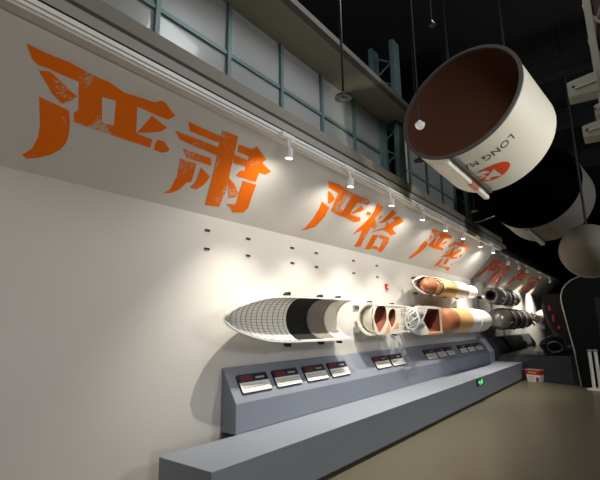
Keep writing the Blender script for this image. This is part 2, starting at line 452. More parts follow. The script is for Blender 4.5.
for i in range(len(plan)):
    j = (i + 1) % len(plan); b.faces.new((lo_[i], lo_[j], hi_[j], hi_[i]))
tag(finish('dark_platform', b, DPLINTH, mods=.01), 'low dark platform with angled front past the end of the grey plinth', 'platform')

# ---------------------------------------------------------------- painted characters
def canopy(u, v, d):
    s = v / math.sqrt(2)
    return Vector((u, YW - s - d * .70711, ZC + s - d * .70711))


CH_LABEL = {
    'a': 'largest orange painted character, leftmost on the leaning white wall panel',
    'b': 'second large orange painted character, above the upper left wall slots',
    'c': 'third orange painted character, with long left tail, below the second spotlight',
    'd': 'fourth orange painted character, right beside the third, with small box shape',
    'e': 'fifth orange painted character, small, with thin long left tail',
    'f': 'sixth orange painted character, at the right end of the bright panel'}
for kk in 'abcdef':
    b = nb()
    for poly in GLYPHS[kk]:
        prism(b, poly, canopy, -.001, .006)
    bmesh.ops.recalc_face_normals(b, faces=b.faces)
    me = bpy.data.meshes.new('wall_character'); b.to_mesh(me); b.free(); me.materials.append(ORANGE)
    o = bpy.data.objects.new('wall_character', me); C.objects.link(o)
    tag(o, CH_LABEL[kk], 'lettering', 'orange slogan characters')


def canopy2(u, v, d):
    s = v / math.sqrt(2)
    return Vector((u, 3.72 - s * 1.02 - d * .7, 2.70 + s * .97 - d * .7))


def glyph_at(kk, x0, sx, label):
    b = nb()
    mx = min(p[0] for q in GLYPHS[kk] for p in q)
    for poly in GLYPHS[kk]:
        prism(b, [(x0 + (p[0] - mx) * sx, p[1]) for p in poly], canopy2, -.001, .008)
    bmesh.ops.recalc_face_normals(b, faces=b.faces)
    me = bpy.data.meshes.new('wall_character'); b.to_mesh(me); b.free(); me.materials.append(RED_PAINT)
    o = bpy.data.objects.new('wall_character', me); C.objects.link(o)
    tag(o, label, 'lettering', 'red slogan characters in the dim bay')


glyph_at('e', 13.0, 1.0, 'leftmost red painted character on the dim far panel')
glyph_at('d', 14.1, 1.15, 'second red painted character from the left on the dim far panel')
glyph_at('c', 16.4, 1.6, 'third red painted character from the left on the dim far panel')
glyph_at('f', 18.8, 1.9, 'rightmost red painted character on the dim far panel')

# ---------------------------------------------------------------- wall slots, little wall marks
names = ['first', 'second', 'third', 'fourth', 'fifth', 'sixth']
proto = None
for i, x in enumerate((2.92, 3.53, 4.35, 4.895, 5.91, 6.70)):
    for z, lv in ((2.5, 'upper'), (2.3, 'lower')):
        lab = '%s dark slot of the %s pair from the left on the white wall' % (lv, names[i])
        if proto is None:
            proto = empty('wall_slot', (x, YW, z), lab, 'wall slot', 'dark slots in pairs on the wall')
            part('slot_plate', box(nb(), x - .034, x + .034, YW - .012, YW + .002, z - .011, z + .011), mat('slot_metal', (0.12, 0.11, 0.09), 0.5, 0.3), proto)
            part('slot_opening', box(nb(), x - .026, x + .026, YW - .014, YW - .011, z - .006, z + .008), GAP, proto)
        else:
            c = copy_tree(proto); c.location = (x, YW, z); c['label'] = lab
t = empty('call_point', (7.0, YW, 2.15), 'small red alarm box on the white wall above the second model', 'alarm')
part('housing', box(nb(), 6.97, 7.04, YW - .04, YW, 2.10, 2.20), RED, t, bevel=.006)
part('glass_window', box(nb(), 6.985, 7.025, YW - .046, YW - .039, 2.12, 2.16), WHITEM, t)
t = empty('wall_socket', (5.93, YW, 1.77), 'small grey socket plate on the wall between first and second model', 'socket')
part('plate', box(nb(), 5.84, 6.02, YW - .02, YW, 1.72, 1.80), mat('socket_grey', (0.33, 0.32, 0.30), 0.5), t, bevel=.004)
part('socket_insert', box(nb(), 5.87, 5.92, YW - .026, YW - .019, 1.735, 1.785), BLACKM, t)
part('socket_insert', box(nb(), 5.94, 5.99, YW - .026, YW - .019, 1.735, 1.785), BLACKM, t)

# ---------------------------------------------------------------- lighting track and spotlights
t = empty('lighting_track', (3, 2.68, 3.43), 'long white lighting track along the top of the leaning panel', 'track')
part('track_rail', box(nb(), -5.8, 12.2, 2.655, 2.735, 3.40, 3.470), WHITEM, t)
part('lower_lip', box(nb(), -5.8, 12.2, 2.665, 2.750, 3.375, 3.40), mat('lip_cream', (0.60, 0.57, 0.51), 0.5), t)
part('track_groove', box(nb(), -5.8, 12.2, 2.650, 2.656, 3.425, 3.432), mat('groove', (0.3, 0.29, 0.27), 0.6), t)
t = empty('lighting_track', (13, 2.8, 3.43), 'dim grey lighting track continuing over the far bay', 'track')
part('track_rail', box(nb(), 12.7, 24.0, 2.82, 2.88, 3.40, 3.46), mat('dim_metal', (0.24, 0.24, 0.22), 0.5), t)
part('hanger', box(nb(), 12.7, 24.0, 2.84, 2.90, 3.46, 3.60), mat('dim_metal2', (0.05, 0.05, 0.05), 0.6), t)


def spotlight(x, y, ztop, label, aim, group, lens, power, spot=110, rad=.035, spill=None, spillp=0):
    t = empty('track_spotlight', (x, y, ztop), label, 'spotlight', group)
    part('adapter', box(nb(), x - .10, x + .10, y - .03, y + .03, ztop - .03, ztop + .02), WHITEM, t, bevel=.006)
    hy, hz = y - .03, ztop - .17
    b = nb(); tube(b, (x, y, ztop - .03), (x, hy, hz), .011, 8); part('stem', b, WHITEM, t)
    p = Vector((x, hy, hz)); d = (Vector(aim) - p).normalized()
    b = nb(); tube(b, p - d * .03, p + d * .075, rad, 16, rad * 1.15); h = part('lamp_head', b, WHITEM, t, True)
    b = nb(); tube(b, p + d * .0755, p + d * .080, rad * .95, 16); part('lens', b, lens, h)
    if power:
        add_light('track_lamp', 'SPOT', p + d * .10, aim, power, WARM, .014, spot, .8)
    if spillp:
        add_light('track_lamp_spill', 'SPOT', p + d * .10, spill, spillp, WARM, .02, 160, 1.0)
    return t


SP = [(3.20, 'nearest white track spotlight, alone above the second orange character', 60),
      (4.40, 'second white track spotlight, above the gap left of the third character top', 60),
      (5.53, 'third white spotlight on the track, beside the fourth orange character', 72),
      (6.66, 'white track spotlight with bright lens left of the fifth character', 58),
      (7.73, 'dim white track spotlight above the fifth orange character', 40),
      (8.75, 'white track spotlight straight above the sixth orange character', 42),
      (9.95, 'bright white track spotlight, next to last on the bright bay', 60),
      (11.05, 'last white track spotlight at the right end of the bright bay', 85)]
for x, lab, pw in SP:
    spotlight(x, 2.622, 3.41, lab, (x + .1, 3.02, .7), 'white track spotlights', LENS, pw * 2.55, 86, spill=(x + .3, 3.5, 1.9), spillp=pw * .36)
for x, lab, pw in ((13.5, 'left spotlight in the dim far bay above the red characters', 35), (14.9, 'second spotlight from the left in the dim far bay', 70),
               (16.2, 'third spotlight from the left in the dim far bay', 130), (18.6, 'fourth spotlight from the left in the dim far bay', 480),
               (21.0, 'rightmost spotlight at the far end of the dim bay', 600)):
    spotlight(x, 2.82, 3.38, lab, (x + .2, 3.6, 1.6), 'spotlights of the dim bay', LENS_DIM, pw * 1.15, 100, .045)
# arm lamp beyond the lattice column
t = empty('arm_lamp', (10.1, 2.7, 3.77), 'thin white arm lamp reaching out from the beam end', 'lamp')
b = nb(); path_tube(b, [(10.1, 2.72, 3.765), (10.2, 2.62, 3.79), (10.45, 2.1, 4.0), (10.5, 2.0, 3.99)], .014, 8); part('arm', b, WHITEM, t)
b = nb(); tube(b, (10.5, 2.0, 3.99), (10.56, 1.97, 3.88), .04, 14, .055); part('lamp_head', b, WHITEM, t, True)


def pendant(x, y, z, r, m1, label, ztop=6.8):
    t = empty('pendant_lamp', (x, y, z), label, 'hanging lamp', 'small lamps hanging on thin cables')
    b = nb(); tube(b, (x, y, z + .03), (x, y, ztop), r * .16, 6); part('cable', b, BLACKM, t)
    b = nb(); sweep(b, [(0, .0005), (0, r), (.012, r), (.03, r * .55), (.05, r * .2), (.05, .0005)], 0, 360, 24, (x, y, z), (0, 0, 1), (1, 0, 0), (0, 1, 0))
    h = part('shade', b, m1, t, True)
    dp = .05 if m1 is WHITEM else .006; wr = .95 if m1 is WHITEM else .5
    b = nb(); sweep(b, [(-dp, .0005), (-dp * .8, r * wr * .6), (-dp * .4, r * wr * .92), (0.001, r * wr), (0.001, .0005)], 0, 360, 20, (x, y, z), (0, 0, 1), (1, 0, 0), (0, 1, 0))
    part('lens_ring', b, mat('glass_globe', (0.75, 0.70, 0.68), 0.4, emit=.35) if m1 is WHITEM else mat('lens_dark', (0.04, 0.04, 0.04), 0.3), h, True)


pendant(2.48, 1.5, 3.12, .062, BLACKM, 'black disc lamp hanging in front of the grey window panes')
pendant(3.95, 1.5, 3.47, .050, WHITEM, 'white disc lamp hanging in front of the open brown rocket end')
pendant(6.35, 2.46, 4.06, .09, BLACKM, 'black disc lamp hanging under the left rim of the rocket section')
pendant(9.0, 2.4, 3.75, .08, BLACKM, 'farthest small dark lamp hanging below the red striped bar')
pendant(3.05, 1.0, 3.82, .03, BLACKM, 'tiny dark lamp hanging high near the soffit edge')

# ---------------------------------------------------------------- big hanging rocket section
AX = Vector((1, -.195, -.264)).normalized()
E1 = AX.cross(Vector((0, 0, 1))).normalized(); E2 = AX.cross(E1)
CEN = Vector((5.55, 1.57, 4.43)); RR = .85


def on_cyl(theta, l, dr=0.0, cen=CEN, r=RR):
    a = R(theta)
    return cen + AX * l + (E1 * math.cos(a) + E2 * math.sin(a)) * (r + dr)


t = empty('rocket_section', CEN, 'big white open rocket section with brown inside hanging overhead', 'rocket section')
LEN = 1.06
b = sweep(nb(), [(0, RR), (LEN, RR), (LEN, RR - .02), (0, RR - .02)], 0, 360, 96, CEN, AX, E1, E2)
part('outer_skin', b, RWHITE, t, True)
b = sweep(nb(), [(-.012, RR + .012), (.012, RR + .012), (.012, RR - .022), (.03, RR - .035), (-.012, RR - .035)], 0, 360, 96, CEN, AX, E1, E2)
part('rim_ring', b, mat('rim_grey', (0.09, 0.08, 0.07), 0.5), t, True)
b = sweep(nb(), [(.03, RR - .022)] + [(.03 + (LEN - .08) * math.sin(R(a)), max(.0005, (RR - .03) * math.cos(R(a)) ** .75)) for a in range(0, 90, 6)] + [(LEN - .05, .0005), (LEN - .03, .0005), (LEN - .03, RR - .022)], 0, 360, 96, CEN, AX, E1, E2)
part('inner_lining', b, RBROWN, t, True)
b = nb(); sweep(b, [(LEN - .02, RR), (LEN, RR), (LEN, .001), (LEN - .02, .001)], 0, 360, 64, CEN, AX, E1, E2); part('end_bulkhead', b, RWHITE, t, True)
b = nb()
for th in (-120, -60):
    p = on_cyl(th, .5, .0); tube(b, p, (p.x, p.y, 6.8), .02, 6)
part('hanger_rod', b, DARKST, t)
# lettering wrapped on the skin
fc = bpy.data.curves.new('letters', 'FONT'); fc.body = 'LONG MA'; fc.size = .150; fc.space_character = 1.12
fo = bpy.data.objects.new('letters', fc); C.objects.link(fo)
bpy.context.view_layer.update()
me = bpy.data.meshes.new_from_object(fo.evaluated_get(bpy.context.evaluated_depsgraph_get()))
bpy.data.objects.remove(fo)
b = nb(); b.from_mesh(me)
bmesh.ops.triangulate(b, faces=b.faces)
bmesh.ops.subdivide_edges(b, edges=[e for e in b.edges if e.calc_length() > .03], cuts=3, use_grid_fill=False)
for v in b.verts:
    v.co = on_cyl(44.0 + math.degrees(v.co.x / RR), .255 + v.co.y, .0035)
b.faces.index_update()
for g in islands(b):
    b2 = nb(); vm = {}
    for f in g:
        for v in f.verts:
            if v not in vm: vm[v] = b2.verts.new(v.co)
        b2.faces.new([vm[v] for v in f.verts])
    part('letter', b2, INK, t)
b.free()


def cyl_poly(pts, mname, material, dr=.003, n=8):
    b = nb()
    dense = []
    for i in range(len(pts)):
        p = Vector(pts[i]); q = Vector(pts[(i + 1) % len(pts)])
        for s in range(n):
            dense.append(p.lerp(q, s / n))
    # strips: triangulate in 2D, then grid-refine before wrapping
    vs = [b.verts.new((p.x, p.y * 60, 0)) for p in dense]
    b.faces.new(vs)
    bmesh.ops.triangulate(b, faces=b.faces)
    for _ in range(3):
        bmesh.ops.subdivide_edges(b, edges=[e for e in b.edges if e.calc_length() > 3], cuts=1)
        bmesh.ops.triangulate(b, faces=[f for f in b.faces if len(f.verts) > 3])
    for v in b.verts:
        v.co = on_cyl(v.co.x, v.co.y / 60, dr)
    return part(mname, b, material, t)


el = [(78 + 17 * math.cos(2 * PI * i / 40), .64 + .155 * math.sin(2 * PI * i / 40)) for i in range(40)]
cyl_poly(el, 'emblem', LOGORED, .0035, 1)
cyl_poly([(95.2, .50), (80, .52), (77.5, .60), (84, .59), (82, .66), (73.5, .57), (72.5, .78), (80, .71), (84, .76), (90, .66), (95.5, .62)], 'emblem_arrow', RWHITE, .007, 3)
cyl_poly([(94, .70), (84, .645), (83, .665), (92, .76)], 'emblem_stripe', LOGORED, .010, 3)
cyl_poly([(95, .585), (86, .605), (85.5, .625), (95, .625)], 'emblem_stripe', LOGORED, .010, 3)


def bar_seg(name, l0, l1, material, wide=.034, parent=None):
    b = nb(); pts = []
    th = 96.5
    a = R(th); rad = E1 * math.cos(a) + E2 * math.sin(a); tan = -E1 * math.sin(a) + E2 * math.cos(a)
    for l in (l0, l1):
        o = CEN + AX * l + rad * (RR + .0)
        pts += [o - tan * wide + rad * .045, o + tan * wide + rad * .045, o + tan * wide + rad * .10, o - tan * wide + rad * .10]
    hexa(b, pts)
    return part(name, b, material, t, bevel=.008)


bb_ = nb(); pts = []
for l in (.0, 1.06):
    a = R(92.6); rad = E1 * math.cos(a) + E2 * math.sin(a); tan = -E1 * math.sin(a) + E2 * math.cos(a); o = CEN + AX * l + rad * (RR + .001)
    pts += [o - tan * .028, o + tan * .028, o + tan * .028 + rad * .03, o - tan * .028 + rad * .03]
hexa(bb_, pts); part('duct_shade_strip', bb_, mat('shade_strip_grey', (0.10, 0.095, 0.085), 0.6), t)  # dark strip added to draw the shadow edge along the duct
bar_seg('cable_duct', .0, .60, IVORY); bar_seg('red_band', .60, .80, mat('band_red', (0.5, 0.11, 0.08), 0.5), .036); bar_seg('cable_duct', .80, 1.10, IVORY)
b = nb()
for i in range(6):
    l = .63 + i * .025
    a = R(96.5); rad = E1 * math.cos(a) + E2 * math.sin(a); tan = -E1 * math.sin(a) + E2 * math.cos(a)
    for s in (-.016, .014):
        o = CEN + AX * l + tan * s + rad * (RR + .1005)
        hexa(b, [o - tan * .009, o + tan * .009, o + tan * .009 + AX * .012, o - tan * .009 + AX * .012,
                 o - tan * .009 + rad * .002, o + tan * .009 + rad * .002, o + tan * .009 + AX * .012 + rad * .002, o - tan * .009 + AX * .012 + rad * .002])
part('band_marks', b, IVORY, t)
for l in (.2, .9):
    b = nb()
    a = R(96.5); rad = E1 * math.cos(a) + E2 * math.sin(a)
    tube(b, CEN + AX * l + rad * (RR - .01), CEN + AX * l + rad * (RR + .05), .03, 8)
    part('duct_foot', b, IVORY, t)

# second hanging section, farther
t2c = Vector((9.1, 1.316, 4.058)); R2 = .855; L2 = .70
t = empty('rocket_section', t2c, 'second hanging rocket section, dim, with dark open end, behind the big one', 'rocket section')
b = sweep(nb(), [(0, R2), (L2, R2), (L2, R2 - .02), (0, R2 - .02)], 0, 360, 96, t2c, AX, E1, E2); part('outer_skin', b, mat('dimmed_white', (0.16, 0.15, 0.125), 0.5, 0, .15, 3), t, True)  # white skin coloured darker than the near section to look dim
b = sweep(nb(), [(-.004, R2 + .001), (.0, R2 + .001), (.001, R2 - .0205), (L2 - .02, R2 - .0205), (L2 - .02, .001), (L2 - .04, .001), (L2 - .1, R2 - .04), (-.004, R2 - .03)], 0, 360, 64, t2c, AX, E1, E2); mat('lining_black', (0.004, 0.004, 0.005), 1.0).node_tree.nodes['Principled BSDF'].inputs['Specular IOR Level'].default_value = 0
part('inner_lining', b, MATS['lining_black'], t, True)
p = on_cyl(-90, .4, .02, t2c, R2); b = nb(); tube(b, p, (p.x, p.y, 6.8), .02, 6); part('hanger_rod', b, DARKST, t)
def c2seg(name, th, l0, l1, wide, h, material):
    b = nb(); a = R(th); rad = E1 * math.cos(a) + E2 * math.sin(a); tan = -E1 * math.sin(a) + E2 * math.cos(a); pts = []
    for l in (l0, l1):
        o = t2c + AX * l + rad * R2
        pts += [o - tan * wide + rad * .002, o + tan * wide + rad * .002, o + tan * wide + rad * h, o - tan * wide + rad * h]
    hexa(b, pts); return part(name, b, material, t)
c2seg('cable_duct', 97, 0, .75, .034, .06, mat('duct_grey', (0.3, 0.29, 0.26), 0.5))
c2seg('red_marking', 80, .2, .24, .12, .004, mat('faded_red', (0.25, 0.08, 0.05), 0.6))
c2seg('red_marking', 74, .3, .5, .012, .004, mat('faded_red', (0.25, 0.08, 0.05), 0.6))

# booster with rounded nose, third
t3c = Vector((7.57, .468, 2.605))
t = empty('rocket_booster', t3c, 'dim olive white booster with rounded nose hanging at the right edge', 'rocket booster')
prof = [(0, .001), (.026, .10), (.085, .204), (.21, .306), (.42, .383), (.76, .425), (1.35, .425), (1.35, .001)]
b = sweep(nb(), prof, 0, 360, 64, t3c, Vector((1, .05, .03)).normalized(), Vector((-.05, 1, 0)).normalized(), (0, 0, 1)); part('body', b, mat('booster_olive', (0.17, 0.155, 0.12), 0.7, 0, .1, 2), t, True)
b = sweep(nb(), [(.78, .428), (.83, .428), (.83, .415), (.78, .415)], 0, 360, 64, t3c, Vector((1, .05, .03)).normalized(), Vector((-.05, 1, 0)).normalized(), (0, 0, 1)); part('band', b, IVORY, t, True)
b = nb(); tube(b, (8.4, .50, 3.0), (8.4, .50, 6.8), .02, 6); part('hanger_rod', b, DARKST, t)

# engine section at the top right corner
t = empty('engine_section', (4.25, -.45, 3.2), 'pale engine section with bracket plates at the top right corner', 'rocket engine section')
c3 = (4.25, -.50, 3.18)
EN = mat('engine_cream', (0.40, 0.385, 0.31), 0.5, 0, .15, 6)
b = sweep(nb(), [(0, .50), (1.5, .54), (1.5, .50), (0, .46)], 0, 360, 48, c3, (0, 0, 1), (1, 0, 0), (0, 1, 0)); part('skirt_ring', b, mat('engine_dark', (0.05, 0.04, 0.035), 0.6), t, True)
b = nb()
for i in range(12):
    a0 = 2 * PI * i / 12
    for sgn in (-1, 1):
        for z0 in (.05, .4, .75, 1.1):
            p = (c3[0] + .53 * math.cos(a0), c3[1] + .53 * math.sin(a0), c3[2] + z0)
            a1 = a0 + sgn * 2 * PI / 12
            q = (c3[0] + .535 * math.cos(a1), c3[1] + .535 * math.sin(a1), c3[2] + z0 + .35)
            tube(b, p, q, .012, 6)
part('lattice', b, mat('lattice_pink', (0.34, 0.27, 0.25), 0.5), t)
b = nb(); a0 = R(112)
px, py = c3[0] + .55 * math.cos(a0), c3[1] + .55 * math.sin(a0)
box(b, px - .03, px + .03, py - .03, py + .025, c3[2] + .02, c3[2] + 1.55)
part('edge_strip', b, EN, t, bevel=.006)
for z0, ln, h in ((3.43, .22, .17), (3.19, .06, .09), (3.03, .16, .13)):
    b = nb()
    x0 = 4.0
    prism(b, [(py, z0 + h * .45), (py, z0 - h * .62), (py + ln, z0 - h * .55), (py + ln, z0 + h * .25)], lambda u, v, d: (d, u, v), x0, x0 + .16)
    br = part('bracket_plate', b, EN, t, bevel=.008)
    b = nb(); tube(b, (x0 - .003, py + ln * .8, z0 - .01), (x0 + .01, py + ln * .8, z0 - .01), .012, 10); part('bolt', b, BLACKM, br)
    b = nb(); tube(b, (x0 - .004, py + .02, z0 - h * .1), (x0 - .004, py + ln * .75, z0 - h * .2), .010, 8); part('rib', b, EN, br)
b = nb(); tube(b, (4.25, -.5, 4.6), (4.25, -.5, 6.8), .03, 6); part('hanger_rod', b, DARKST, t)

# ---------------------------------------------------------------- wall models
YM = 3.2


def bracket(t_, x, z, up, material=BLACKM):
    s = 1 if up else -1
    b = nb()
    prism(b, [(x - .035, z - s * .01), (x + .035, z - s * .01), (x + .035, z + s * .035), (x, z + s * .028)], lambda u, v, d: (u, d, v), YM + .03, YM + .10)
    part('mount_bracket', b, material, t_)


# model 1: fairing with lattice, cut open
zc = 1.572
t = empty('fairing_model', (4.0, YM, zc), 'cutaway nose fairing model with lattice lining and black section, leftmost on the wall', 'rocket model')
o = (0, YM, zc)
nose = [(2.91, .001), (2.94, .045), (3.0, .085), (3.1, .128), (3.27, .178), (3.45, .220), (3.62, .246), (3.8, .260), (3.98, .267), (4.14, .270)]
b = sweep(nb(), shell(nose, .016), -90, 90, 40, o); part('nose_shell', b, SHELLIN, t, True)
# rib grid inside
b = nb()
inner = [(l, max(r - .018, .001)) for l, r in nose]


def rad_at(x):
    for i in range(len(inner) - 1):
        if inner[i][0] <= x <= inner[i + 1][0]:
            f = (x - inner[i][0]) / (inner[i + 1][0] - inner[i][0]); return inner[i][1] * (1 - f) + inner[i + 1][1] * f
    return inner[-1][1]


for x in (3.10, 3.2, 3.3, 3.4, 3.5, 3.6, 3.7, 3.8, 3.9, 4.0, 4.1):
    r = rad_at(x); pts = [(x, YM + r * math.cos(R(a)), zc + r * math.sin(R(a))) for a in range(-90, 91, 9)]
    path_tube(b, pts, .0038, 5)
for a in range(-81, 82, 9):
    pts = [(l, YM + rad_at(l) * math.cos(R(a)), zc + rad_at(l) * math.sin(R(a))) for l in [2.99 + .07 * i for i in range(17)]]
    path_tube(b, pts, .0019, 5)
part('rib_grid', b, RIBM, t)
b = sweep(nb(), shell([(4.13, .276), (4.16, .276)], .022), -90, 90, 40, o); part('joint_ring', b, IVORY, t, True)
for l0, l1, mt, nm, rr in ((4.16, 4.58, MODBLACK, 'black_section', .274), (4.58, 4.98, TAUPE, 'taupe_section', .277), (4.98, 5.33, BEIGE, 'beige_section', .283)):
    b = sweep(nb(), shell([(l0, rr), (l1, rr)], .018), -90, 90, 40, o); part(nm, b, mt, t, True)
for l0, rr, mt in ((4.58, .262, TAUPE), (4.98, .267, BEIGE), (5.30, .272, IVORY)):
    b = sweep(nb(), [(l0, rr), (l0 + .02, rr), (l0 + .02, rr - .022), (l0, rr - .022)], -90, 90, 40, o); part('section_lip', b, mt, t, True)
# cut faces
b = nb()
for s in (-1, 1):
    pts = [(l, zc + s * r) for l, r in nose if r > .02] + [(5.33, zc + s * .284), (5.33, zc + s * .262)] + [(l, zc + s * (r - .020)) for l, r in reversed(nose) if r > .02]
    prism(b, pts, lambda u, v, d: (u, d, v), YM - .012, YM)
part('cut_edge', b, IVORY, t)
b = nb(); box(b, 4.18, 5.30, YM - .005, YM + .10, zc - .258, zc - .245); part('lower_ledge', b, IVORY, t)
for x in (3.95, 4.62, 5.05):
    bracket(t, x, zc + .285, True); bracket(t, x, zc - .285, False)

# model 2: upper stage with two tank windows and truss
zc = 1.578
t = empty('stage_model', (6.3, YM, zc), 'cream cutaway stage model with two lens shaped tank openings and truss end', 'rocket model')
o = (0, YM, zc); rb = .246
b = sweep(nb(), shell([(5.88, rb), (6.02, rb)], .02), -90, 90, 36, o); part('front_ring', b, CREAM, t, True)
b = sweep(nb(), [(5.87, rb + .006), (5.89, rb + .006), (5.89, rb - .03), (5.87, rb - .03)], -90, 90, 36, o); part('rim', b, IVORY, t, True)
b = sweep(nb(), shell([(5.90, .016), (5.905, .09), (5.92, .15), (5.95, .195), (5.99, .215), (6.86, .225)], .012), -89, 89, 36, (0, YM + .004, zc)); part('tank_body', b, mat('dome_cream', (0.74, 0.70, 0.60), 0.4), t, True)


def plate_with_holes(outer, holes, y0, y1):
    """flat cut face: outer polygon with holes, filled by triangulation"""
    b = nb(); edges = []
    for loop in [outer] + holes:
        vs = [b.verts.new((u, y0, v)) for u, v in loop]
        for i in range(len(vs)):
            edges.append(b.edges.new((vs[i], vs[(i + 1) % len(vs)])))
    bmesh.ops.triangle_fill(b, use_beauty=True, use_dissolve=False, edges=edges)
    ex = bmesh.ops.extrude_face_region(b, geom=list(b.faces))
    for g in ex['geom']:
        if isinstance(g, bmesh.types.BMVert):
            g.co.y = y1
    return b


def bowl(loop, y0, depth, n=7):
    """hollow bowl behind a hole outline"""
    b = nb(); cx = sum(p[0] for p in loop) / len(loop); cz = sum(p[1] for p in loop) / len(loop)
    prev = None
    for k_ in range(n):
        f = math.cos(k_ / (n - 1) * PI / 2 * .98); d = depth * math.sin(k_ / (n - 1) * PI / 2)
        vs = [b.verts.new((cx + (u - cx) * f, y0 + d, cz + (v - cz) * f)) for u, v in loop]
        if prev:
            for i in range(len(vs)):
                b.faces.new((prev[i], prev[(i + 1) % len(vs)], vs[(i + 1) % len(vs)], vs[i]))
        prev = vs
    b.faces.new(prev)
    return b


h1 = smooth_loop([(u, zc + v) for u, v in [(6.218, 0.236), (6.3, 0.204), (6.346, 0.145), (6.357, 0.055), (6.337, -0.023), (6.223, -0.126), (6.091, -0.205), (6.0, -0.113), (5.932, 0.007), (5.959, 0.082), (6.01, 0.148), (6.105, 0.211)]])
h2 = smooth_loop([(u, zc + v) for u, v in [(6.578, 0.166), (6.647, 0.156), (6.679, 0.115), (6.661, -0.023), (6.526, -0.135), (6.449, -0.055), (6.412, 0.019), (6.434, 0.088), (6.479, 0.136)]])
out = [(5.93, zc - .12), (5.90, zc), (5.93, zc + .12), (5.96, zc + .21), (6.02, zc + .238), (6.88, zc + .238), (6.88, zc - .238), (6.02, zc - .238), (5.96, zc - .21)]
part('cut_face', plate_with_holes(out, [h1, h2], YM - .016, YM + .002), CREAM, t)
for h, nm in ((h1, 'large_tank_hollow'), (h2, 'small_tank_hollow')):
    part(nm, bowl(h, YM - .012, .15), TBROWN, t, True)
b = nb(); prism(b, [(6.36, zc - .12), (6.43, zc - .06), (6.43, zc - .21), (6.22, zc - .215), (6.28, zc - .20)], lambda u, v, d: (u, d, v), YM - .020, YM - .014); part('peach_panel', b, PEACH, t)
b = nb(); prism(b, [(6.60, zc - .13), (6.70, zc - .06), (6.76, zc - .06), (6.76, zc - .15), (6.58, zc - .15)], lambda u, v, d: (u, d, v), YM - .020, YM - .014); part('peach_panel', b, PEACH, t)
b = nb(); box(b, 6.0, 6.88, YM - .024, YM - .012, zc + .205, zc + .232); part('upper_strip', b, IVORY, t)
for s in (-1, 1):
    pass
b = nb(); N = 7
for i in range(N):
    for y_sgn in (0,):
        a0 = R(-100 + 200 * i / N + 90 + 90); a1 = R(-100 + 200 * (i + 1) / N + 90 + 90); am = (a0 + a1) / 2
        P = lambda x, a, r=.225: (x, YM + .05 + r * math.cos(a), zc + r * math.sin(a))
        tube(b, P(6.88, a0), P(7.08, am), .008, 6); tube(b, P(7.08, am), P(6.88, a1), .008, 6)
        tube(b, P(7.08, am), P(7.28, a0, .21), .008, 6); tube(b, P(7.08, am), P(7.28, a1, .21), .008, 6)
        tube(b, P(7.08, am), P(7.08, am, .10), .007, 6)
part('truss', b, WHITEM, t)
b = sweep(nb(), shell([(7.27, .225), (7.30, .225)], .02), 0, 360, 36, (0, YM + .05, zc)); part('truss_ring', b, WHITEM, t, True)
b = sweep(nb(), shell([(7.07, .120), (7.09, .120)], .02), 0, 360, 24, (0, YM + .05, zc)); part('truss_ring', b, WHITEM, t, True)
bracket(t, 5.95, zc + .245, True); bracket(t, 6.7, zc + .235, True); bracket(t, 6.75, zc - .235, False)
b = nb(); box(b, 5.84, 6.0, YM + .2, YW, zc - .20, zc - .12); part('mount_block', b, mat('clip_grey', (0.3, 0.29, 0.27), 0.5), t)

# model 3: first stage with brown tank
zc = 1.556
t = empty('core_stage_model', (9.5, YM, zc), 'large cutaway stage model with brown tank opening and tan to white body', 'rocket model')
o = (0, YM, zc); rc = .272
b = sweep(nb(), shell([(7.48, .18), (7.56, .235), (7.75, rc), (8.96, rc)], .02), -90, 90, 36, o); part('rear_shell', b, IVORY, t, True)
hole = [(7.84, zc), (8.08, zc + .20), (8.14, zc + .225), (8.72, zc + .225), (8.72, zc - .215), (8.14, zc - .215), (8.08, zc - .19)]
out = [(7.48, zc - .16), (7.50, zc), (7.48, zc + .16), (7.60, zc + .235), (7.75, zc + .262), (8.94, zc + .262), (8.94, zc - .262), (7.75, zc - .262), (7.60, zc - .235)]
part('cut_face', plate_with_holes(out, [hole], YM - .014, YM), IVORY, t)
part('tank_hollow', bowl(hole, YM - .002, .22), TBROWN, t, False)
b = nb(); box(b, 8.72, 8.755, YM - .03, YM - .012, zc - .255, zc + .255); part('dividing_wall', b, CREAM, t)
b = nb(); box(b, 8.0, 8.72, YM - .03, YM + .02, zc - .262, zc - .225); part('orange_sill', b, PEACH, t)
b = sweep(nb(), [(8.76, .001), (8.765, .12), (8.79, .20), (8.86, .255), (9.26, .262), (9.26, .001)], 0, 360, 48, o); part('tank_dome', b, TERRA, t, True)
b = sweep(nb(), [(8.93, rc), (10.04, rc), (10.04, .24), (8.93, .235)], -90, 90, 36, o); part('back_skin', b, IVORY, t, True)
b = sweep(nb(), [(9.20, .249), (9.22, .264), (10.12, .268), (10.12, .001), (9.20, .001)], 0, 360, 48, o); part('tan_section', b, TAN, t, True)
b = sweep(nb(), [(10.12, .270), (10.75, .272), (10.75, .001), (10.04, .001)], 0, 360, 48, o); part('white_section', b, IVORY, t, True)
b = sweep(nb(), [(10.75, .284), (10.84, .284), (10.84, .001), (10.75, .001)], 0, 360, 48, o); part('cream_ring', b, CREAM, t, True)
b = sweep(nb(), [(10.84, .276), (11.3, .276), (11.62, .262), (11.86, .22), (11.98, .14), (12.0, .001), (10.84, .001)], 0, 360, 48, o); part('end_section', b, IVORY, t, True)
for zz in (zc + .105, zc - .075):
    oo = (0, YM - .03, zz)
    b = sweep(nb(), [(7.33, .001), (7.33, .072), (7.40, .080), (7.58, .084), (7.66, .078), (7.70, .05), (7.70, .001)], 0, 360, 28, oo); part('engine_nozzle', b, STEEL, t, True)
for x in (8.0, 8.9, 9.9):
    bracket(t, x, zc + rc - .01, True)
